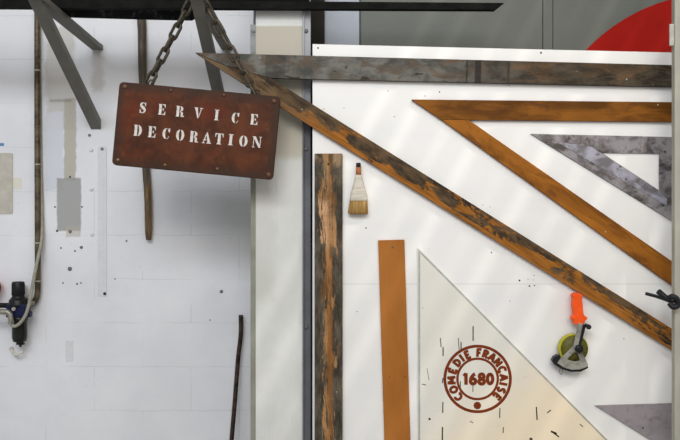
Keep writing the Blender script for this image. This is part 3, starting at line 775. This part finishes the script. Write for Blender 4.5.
Y = 0.0343
o1 = thing('steel_bar', 'long black steel bar across the top of the photo', 'bar', P(250, 9, Y))
bm = NB()
pts = [P(-120, 8.6, Y), P(494, 11.2, Y), P(504.5, 2.8, Y), P(310, 1.4, Y), P(-120, -3, Y)]
add_poly(bm, [(p.x-o1.location.x, p.z-o1.location.z) for p in pts], 0, .008)
pts2 = [P(-120, 8.6, Y), P(494, 11.2, Y), P(494.8, 10.3, Y), P(-120, 7.6, Y)]
add_poly(bm, [(p.x-o1.location.x, p.z-o1.location.z) for p in pts2], -.022, 0.001)
obj('bar', bm, M_blackbar, o1, bevel=.001)
Y = 0.04
o3 = thing('steel_bar', 'black steel bar stacked on the long bar at the top left edge of the photo', 'bar', P(100, 0, Y))
bm = NB()
pts = [P(-120, -3.4, Y), P(-120, -13, Y), P(309, -9, Y), P(309, 1.0, Y)]
add_poly(bm, [(p.x-o3.location.x, p.z-o3.location.z) for p in pts], 0, .03)
obj('bar', bm, M_blackbar, o3, bevel=.001)
Y = 0.1316
o2 = thing('steel_plate', 'scuffed dark steel plate lying behind the long black bar at the top left', 'plate', P(130, 16, Y))
bm = NB()
pts = [P(42, 16.6, Y), P(75, 17.5, Y), P(150, 19.6, Y), P(192, 20.4, Y), P(203, 14, Y), P(216, 7, Y), P(216, -6, Y), P(42, -8, Y)]
add_poly(bm, [(p.x-o2.location.x, p.z-o2.location.z) for p in pts], 0, .006)
obj('plate', bm, M_blackplate, o2, bevel=.001)

# chains
def make_link(name='link'):
    bm = NB(); L, W, r = .0330, .0138, .0062
    pts = []
    for i in range(9): a = -math.pi/2 + math.pi*i/8; pts.append((L - W + W*math.cos(a), 0, W*math.sin(a)))
    for i in range(9): a = math.pi/2 + math.pi*i/8; pts.append((-L + W + W*math.cos(a), 0, W*math.sin(a)))
    add_tube(bm, pts, r, 8, True)
    me = bpy.data.meshes.new(name); bmesh.ops.recalc_face_normals(bm, faces=bm.faces[:]); bm.to_mesh(me); bm.free(); me.materials.append(M_chain)
    return me
LINK = make_link()
def chain(pa, pb, n, label, roll0, extra=()):
    r = thing('hanging_chain', label, 'chain', pa, group=None)
    d = pb - pa; pitch = d.length/n
    ax = d.normalized(); yv = Vector((0, 1, 0)); yv = (yv - ax*yv.dot(ax)).normalized(); zv = ax.cross(yv); rot = Matrix((ax, yv, zv)).transposed().to_4x4()
    for i in range(n):
        l = bpy.data.objects.new('chain_link', LINK); C.objects.link(l); l.parent = r
        tw = math.radians((roll0 if i % 2 == 0 else roll0 + 88) + random.uniform(-8, 8))
        l.matrix_local = Matrix.Translation(ax*pitch*(i+.5)) @ rot @ Matrix.Rotation(tw, 4, 'X')
    return r, pitch
r1, p1 = chain(P(191, 1, -0.1123), P(147.6, 85.5, YS+.016), 7, 'left chain holding the sign, from the bracket to its upper left corner', 12)
r2, p2 = chain(P(201.0, -3, -0.1169), P(256.8, 97, YS+.016), 8, 'right chain holding the sign, from the bracket to its upper right corner', 12)
print('pitch', p1, p2)
bm = NB()   # loop over the bracket arm joining both chains

# stick hanging behind the sign
Y = .5285
o = thing('wooden_stick', 'thin weathered wooden stick hanging behind the sign', 'stick', P(143, 130, Y))
a, b = P(140.8, 10, Y), P(149, 240, Y); L = (b-a).length
bm = NB(); n = 24
add_tube(bm, [(L*i/n, .0015*math.sin(i*1.1), .002*math.sin(i*.7)) for i in range(n+1)], [.0205 - .0040*i/n - (.004 if i == n else 0) for i in range(n+1)], 10)
obj('shaft', bm, M_stick, o, a - o.location, (0, math.atan2(-(b.z-a.z), b.x-a.x), 0))

# ------------------------------------------------------------------ rod leaning by the pillar
Y = 0.5151
bm = NB()
pp = [P(240.8, 315, Y+.012), P(241, 330, Y+.010), P(240.2, 341, Y+.006), P(238, 360, Y), P(234.6, 405, Y-.03), P(231.6, 440, Y-.06), P(229, 480, Y-.09)]
pth = bez(pp, 8)
e = pth[-1]; dlt = (pth[-1]-pth[-2]).normalized(); pth.append(e + dlt*(e.z/abs(dlt.z)) if dlt.z < 0 else e)
add_tube(bm, pth, .0105, 12)
o = tag(obj('bent_rod', bm, M_rod), 'thin dark bent metal rod leaning on the wall left of the pillar', 'rod')

# ------------------------------------------------------------------ air line, regulator
def tubeobj(name, pts, r, m, parent, seg=12, n=8):
    bm = NB(); add_tube(bm, [p - parent.location for p in bez(pts, n)], r, seg); return obj(name, bm, m, parent)
Y = 0.5209
o = thing('air_pipe', 'brown vertical air pipe running down the wall at the left', 'pipe', P(37.5, 150, Y))
tubeobj('pipe', [P(37.3, -40, Y), P(37.3, 100, Y), P(37.6, 200, Y), P(37.8, 270, Y), P(37.6, 290, Y), P(36.4, 298, Y), P(33.5, 302.6, Y), P(29, 304.5, Y)], .0135, M_pipe, o)
for py in (70.5, 164.5, 243, 281):
    bm = NB(); q = P(37.4, py, Y) - o.location
    add_lathe(bm, [(.0140, -.003), (.0155, -.003), (.0155, .003), (.0140, .003)], Matrix.Translation(q), 20)
    add_box(bm, q.x-.004, q.x+.004, q.y+.01, q.y+.024, q.z-.003, q.z+.003)
    obj('pipe_clip', bm, M_clip, o)
YH = 0.5174
o = thing('air_hose', 'grey beige hose crossing the brown pipe down to the regulator', 'hose', P(41.5, 200, YH))
tubeobj('hose', [P(39.5, -40, 0.538), P(39.5, 60, 0.538), P(40.5, 150, 0.538), P(42.0, 215, 0.5335), P(41.6, 240, 0.5151), P(38, 258, 0.49), P(33.5, 280, 0.4693), P(30, 300, 0.4522), P(26, 314, 0.4407), P(20, 323, 0.435), P(14.5, 326.3, 0.435), P(10.8, 324.5, 0.435)], 0.0076, M_hose, o)
YR = 0.4865
o = thing('air_regulator', 'black and blue air filter regulator on the wall at the lower left', 'regulator', P(19, 312, YR))
q = lambda px, py, Y=YR: P(px, py, Y) - o.location
kr = K*sc(YR)
def lathe_px(name, rows, cx, m, seg=28):
    bm = NB(); c = q(cx, 312)
    add_lathe(bm, [(r*kr, (312-y)*kr) for r, y in rows], Matrix.Translation((c.x, 0, 0)), seg); return obj(name, bm, m, o)
knob = lathe_px('adjusting_knob', [(5.2, 281.6), (6, 282.4), (6, 295.5), (5.4, 296.2), (6.4, 297), (6.4, 299)][::-1], 18.2, M_blackplastic)
bm = NB()
for i in range(20):
    a = 2*math.pi*i/20; c = q(18.2, 289)
    add_tube(bm, [(c.x + 6*kr*math.cos(a), 6*kr*math.sin(a), c.z + 5*kr), (c.x + 6*kr*math.cos(a), 6*kr*math.sin(a), c.z - 5.5*kr)], .0012, 5)
gr = obj('grip_ribs', bm, M_blackplastic, o); gr.parent = knob
lathe_px('bonnet', [(7, 298), (8.6, 300), (9, 304), (9.6, 306)][::-1], 18.2, M_blackplastic)
bm = NB(); a, b = q(9, 316.8), q(28, 303.5)
add_box(bm, a.x, b.x, -.036, .036, a.z, b.z)
a, b = q(26, 317), q(31.2, 311.5); add_box(bm, a.x, b.x, -.02, .02, a.z, b.z)
obj('body', bm, M_blueplastic, o, bevel=.006, segs=3)
lathe_px('bowl', [(7.8, 316), (7.8, 320), (7.2, 321), (7.2, 337), (6.4, 341), (3, 342.4), (1.5, 342.6)][::-1], 19.6, M_smoke)
bm = NB(); c = q(20.5, 343.5); add_box(bm, c.x-.018, c.x+.018, -.007, .007, c.z-.006, c.z+.005); add_tube(bm, [(c.x, 0, c.z), (c.x, 0, c.z-.016)], .006, 10)
obj('drain_valve', bm, M_blackplastic, o, bevel=.002)
bm = NB(); add_tube(bm, [q(-30, 304.5), q(9, 305.5)], .012, 14); obj('inlet_pipe', bm, M_blackplastic, o)
tubeobj2 = NB(); add_tube(tubeobj2, [p - o.location for p in bez([P(-30, 312, 0.435), P(2, 311.8, 0.435), P(8, 312.5, 0.435), P(10.4, 316, 0.435), P(10.8, 324, 0.435)], 8)], .012, 12)
add_lathe(tubeobj2, [(.013, -.008), (.013, .008)], Matrix.Translation(q(11, 322, .435)), 6, smooth=False)
bm3 = NB(); add_tube(bm3, [q(13.5, 309, 0.435), q(13.5, 309, 0.4579)], .009, 12)
obj('elbow_fitting', tubeobj2, M_fitting, o); obj('port_plug', bm3, M_fitting, o)
bm = NB(); add_tube(bm, [q(28, 304.8), q(34, 302.4, 0.5151)], .011, 6, smooth=False); obj('union_nut', bm, M_fitting, o)
bm = NB(); c = q(29.5, 297.5); add_lathe(bm, [(.001, -.012), (.010, -.012), (.013, 0), (.010, .012), (.001, .012)], Matrix.Translation(q(29.3, 297.5, 0.5037)) @ Matrix.Rotation(math.pi/2, 4, 'X'), 16); obj('gauge_plug', bm, M_fitting, o)

Yk = 0.5323
bm = NB()
add_tube(bm, bez([P(11.5, 348.5, YW-.004), P(12.2, 351, Yk-.01), P(14.5, 354, Yk-.02), P(18, 354.6, Yk-.02), P(23.6, 351.2, Yk-.02)], 6), .006, 10)
add_lathe(bm, [(.010, 0), (.010, .005), (.004, .006)], Matrix.Translation(P(11.6, 348.5, YW)) @ Matrix.Rotation(math.pi/2, 4, 'X'), 14)
tag(obj('wall_hook', bm, M_hook), 'small off white hook on the wall under the regulator', 'hook')
bm = NB(); c = P(-6.8, 287.5, 0.4922)
add_lathe(bm, [(.001, -.012), (.028, -.012), (.034, -.006), (.034, .006), (.028, .012), (.001, .012)], Matrix.Translation(c) @ Matrix.Scale(1.45, 4, (0, 0, 1)) @ Matrix.Rotation(math.pi/2, 4, 'X'), 28)
add_tube(bm, [c, c + Vector((0, .06, 0))], .008, 10)
tag(obj('valve_handwheel', bm, M_red), 'red round edge at the left border above the black inlet pipe', 'valve')

# plate, strip and screws on the left wall
bm = NB(); a, b = P(-12, 214, YW), P(13, 153, YW); kx = (b.x-a.x)/2; kz = (b.z-a.z)/2
add_poly(bm, [((a.x+b.x)/2 + x, (a.z+b.z)/2 + z) for x, z in rrect(kx, kz, .010)], YW-.004, YW+.001)
o = tag(obj('wall_plate', bm, M_patch, bevel=.001), 'beige rounded plate on the wall at the left border', 'plate')
bm = NB(); a, b = P(65.8, 361, YW), P(73.2, 340.5, YW); add_box(bm, a.x, b.x, YW-.003, YW+.001, a.z, b.z)
for py in (344, 351, 357.5):
    add_lathe(bm, [(.002, 0), (.002, .001), (.0005, .0012)], Matrix.Translation(P(69.5, py, YW-.003)) @ Matrix.Rotation(math.pi/2, 4, 'X'), 8)
tag(obj('cover_plate', bm, M_paintscrew, bevel=.001), 'small upright plate painted white, low on the left wall', 'plate')
o = thing('mounting_strip', 'narrow white painted strip with a rounded top end on the left wall', 'strip', P(102.3, 220, YW))
bm = NB(); a = P(102.3, 150, YW); hw = 4.6*K*sc(YW); zb = P(0, 296, YW).z
add_poly(bm, [(a.x-o.location.x + hw*math.cos(math.pi*i/10), a.z-o.location.z + hw*math.sin(math.pi*i/10)) for i in range(11)] + [(a.x-o.location.x-hw, zb-o.location.z), (a.x-o.location.x+hw, zb-o.location.z)], -.003, .001)
obj('strip', bm, M_paintscrew, o, bevel=.001)
for px, py, m in ((102.3, 149, M_screw), (105, 293.5, M_rod)):
    bm = NB(); add_lathe(bm, [(.007, 0), (.007, .003), (.004, .005), (.0005, .0052)], Matrix.Rotation(math.pi/2, 4, 'X'), 12)
    obj('screw', bm, m, o, P(px, py, YW) - o.location + Vector((0, -.0028, 0)))
def screw(px, py, r, m, label):
    bm = NB(); r *= K*sc(YW)
    add_lathe(bm, [(r, 0), (r, .002), (r*.7, .0045), (.0004, .005)], Matrix.Rotation(math.pi/2, 4, 'X'), 14)
    add_box(bm, -r*.75, r*.75, -.0056, -.003, -r*.12, r*.12, 0)
    return tag(obj('screw', bm, m, loc=P(px, py, YW), rot=(0, random.uniform(0, 3), 0)), label, 'screw', 'screws in the left wall')
screw(89.5, 135.3, 1.5, M_screw, 'dark screw just below the tip of the left bracket strut')
screw(91.3, 150.2, 2.0, M_paintscrew, 'painted screw left of the rounded top of the white strip')
screw(91.6, 189.2, 2.0, M_paintscrew, 'painted screw right of the upper part of the grey patch')
screw(92.2, 234.5, 2.0, M_paintscrew, 'painted screw right of the lower end of the grey patch')
screw(70.2, 231.5, 1.6, M_screw, 'screw in the bottom of the grey patch')
screw(81.3, 247.3, 1.5, M_screw, 'small grey screw just below the lower right corner of the grey patch')
screw(69.9, 268.8, 2.1, M_screw, 'largest grey screw, on bare wall below the grey patch')
screw(221.3, 291.5, 1.7, M_screw, 'lone dark screw high above the leaning rod, near the pillar')

# ------------------------------------------------------------------ tape measure with orange handle
YT = -.03
o = thing('tape_measure', 'long reel tape measure with orange handle hanging on the board', 'tape measure', P(574, 345, YT))
q = lambda px, py, d=0: P(px, py, YT+d) - o.location
def outline(name, pts, d, th, m, bevel=.002, hole=None, segs=2):
    bm = NB()
    A = [(q(x, y, d).x, q(x, y, d).z) for x, y in pts]
    if hole: add_ring(bm, A, [(q(x, y, d).x, q(x, y, d).z) for x, y in hole], d, d+th)
    else: add_poly(bm, A, d, d+th)
    return obj(name, bm, m, o, bevel=bevel, segs=segs)
outline('handle', [(572.6, 294.4), (574.4, 293), (579.4, 293.2), (582.4, 294.4), (583, 297), (582.4, 300.5), (583.2, 306), (583.6, 312), (584.4, 315.6), (588, 317.2), (587.6, 319.6), (585.2, 320.4), (585.2, 323.6), (583, 325.2), (576.2, 325), (574, 323.4), (574.2, 320.4), (571.4, 319.4), (571.2, 317.2), (574, 315.4), (573.6, 310), (572.6, 305), (573.4, 300), (573, 297.2), (571.8, 295.6)], -.020, .028, M_orangehandle, .005, segs=3)
# reel: coil disc, yellow rim behind
c = q(573.8, 348.5); kt = K*sc(YT)
bm = NB(); add_lathe(bm, [(2*kt, -.010), (13.2*kt, -.010), (13.4*kt, -.008), (13.4*kt, .010), (2*kt, .010)], Matrix.Translation(c) @ Matrix.Rotation(math.pi/2, 4, 'X'), 40)
obj('tape_coil', bm, M_tape, o)
bm = NB(); n = 40
def ringpts(r, dx=0): return [(c.x + dx + r*kt*math.cos(2*math.pi*i/n), c.z + r*kt*math.sin(2*math.pi*i/n)) for i in range(n)]
add_ring(bm, ringpts(14.8, -.7*kt), ringpts(13.2), -.006, .014)
obj('rim', bm, M_yellow, o, bevel=.002)
# fan-shaped guard with a window
hub = (576.4, 346.5)
fan_o = [(575, 342.5), (579.6, 343.5), (582, 352), (588.4, 364.8), (586, 367.6), (580, 369.6), (572, 370), (564, 367.8), (557.4, 363.2), (562, 357), (568, 351.5), (573.4, 345.5)]
fan_i = [(575.8, 352.4), (577.2, 353), (578, 354.8), (579.6, 358.6), (579.6, 360.6), (578.2, 361.2), (574.6, 361.4), (571, 360.8), (567.4, 359.2), (569.4, 357), (571.8, 354.8), (574.2, 353)]
outline('guard', fan_o, -.022, .008, M_toolgrey, .0018, hole=fan_i)
outline('mouth', [(552.2, 361), (554, 357), (558, 354.6), (561, 356.5), (558.5, 362.6), (564.4, 367.4), (572, 369.8), (580, 369.4), (588, 366), (588.4, 368.2), (581, 371.8), (571, 372), (562, 369.2), (555, 365)], -.017, .026, M_blackplastic, .002)
outline('arm', [(578.4, 322.6), (586.2, 324.8), (583.6, 334), (580.4, 346), (578.8, 350.4), (574.6, 350), (573.6, 345.4), (576.6, 333)], -.027, .010, M_toolgrey, .003)
outline('arm_cover', [(583, 324.2), (586.4, 325), (583.8, 335), (581, 345.4), (578.6, 346), (580.6, 336)], -.030, .007, M_blackplastic, .002)
bm = NB(); add_lathe(bm, [(4.0*kt, 0), (4.0*kt, .010), (2.4*kt, .013), (.001, .0135)], Matrix.Translation(q(576.6, 347.4) + Vector((0, -.026, 0))) @ Matrix.Rotation(math.pi/2, 4, 'X'), 20)
obj('hub', bm, M_blackplastic, o)
bm = NB(); add_tube(bm, [q(584.5, 324.6, -.026), q(588, 326.4, -.030)], .007, 10); add_tube(bm, [q(588.2, 326.6, -.022), q(588.8, 327, -.045)], .010, 12)
obj('crank_knob', bm, M_blackplastic, o)
bm = NB(); add_tube(bm, [q(561 + 1.6*math.cos(t), 371.2 + 3.2*math.sin(t), .0) for t in [2*math.pi*i/16 for i in range(16)]], .0018, 6, True)
obj('end_ring', bm, M_fitting, o)

# ------------------------------------------------------------------ light, world, camera
def area(name, loc, size, power, col, target):
    l = bpy.data.lights.new(name, 'AREA'); l.shape = 'RECTANGLE'; l.size, l.size_y = size; l.energy = power; l.color = col
    ob = bpy.data.objects.new(name, l); C.objects.link(ob); ob.location = loc
    ob.rotation_euler = (Vector(target) - Vector(loc)).to_track_quat('-Z', 'Y').to_euler()
    return ob
area('ceiling_light', (-.15, -5.6, 4.5), (3.2, 2.2), 160, (1, .98, .95), (0, 0, 1.7))
area('ceiling_light', (-1.9, -4.4, 4.6), (2.4, .9), 66, (.84, .92, 1), (-1.0, 0, 1.5))
area('ceiling_light', (1.4, -2.2, 4.4), (2.6, .4), 18, (1, .96, .90), (.8, 0, 1.5))
area('ceiling_light', (1.9, -3.6, 2.7), (1.0, 1.0), 13, (1, .84, .64), (.9, 0, .9))
su = bpy.data.lights.new('sun_through_slats', 'SUN'); su.energy = .95; su.angle = math.radians(.7); su.color = (1, .95, .86)  # sun added to throw streaks through the slats
so = bpy.data.objects.new('sun_through_slats', su); C.objects.link(so); so.location = (3, -4, 7)
so.rotation_euler = Vector((-.47, .60, -.86)).to_track_quat('-Z', 'Y').to_euler()
bm = NB()                                                      # unseen slats added to streak the sun, bars running front to back
add_box(bm, -3, 1.9, -4.2, .8, 5.30, 5.34)  # solid part keeps the streaks off the left wall
for i in range(20):
    x = 1.97 + i*.155; add_box(bm, x, x + (.085, .11, .09, .12)[i % 4], -4.2, .8, 5.30, 5.34)
struct('sun_slats', bm, M_postcream)
w = bpy.data.worlds.new('World'); S.world = w; w.use_nodes = True
bg = w.node_tree.nodes['Background']; bg.inputs[0].default_value = (.94, .97, 1, 1); bg.inputs[1].default_value = .45
cam = bpy.data.cameras.new('Camera'); co = bpy.data.objects.new('Camera', cam); C.objects.link(co)
co.location = (0, -D, CZ); co.rotation_euler = (math.pi/2, 0, 0)
cam.sensor_width = 36; cam.lens = 36*D/(680*K)
S.camera = co
S.view_settings.view_transform = 'Standard'; S.view_settings.look = 'None'; S.view_settings.gamma = 1; S.view_settings.exposure = 0
S.view_settings.use_curve_mapping = False
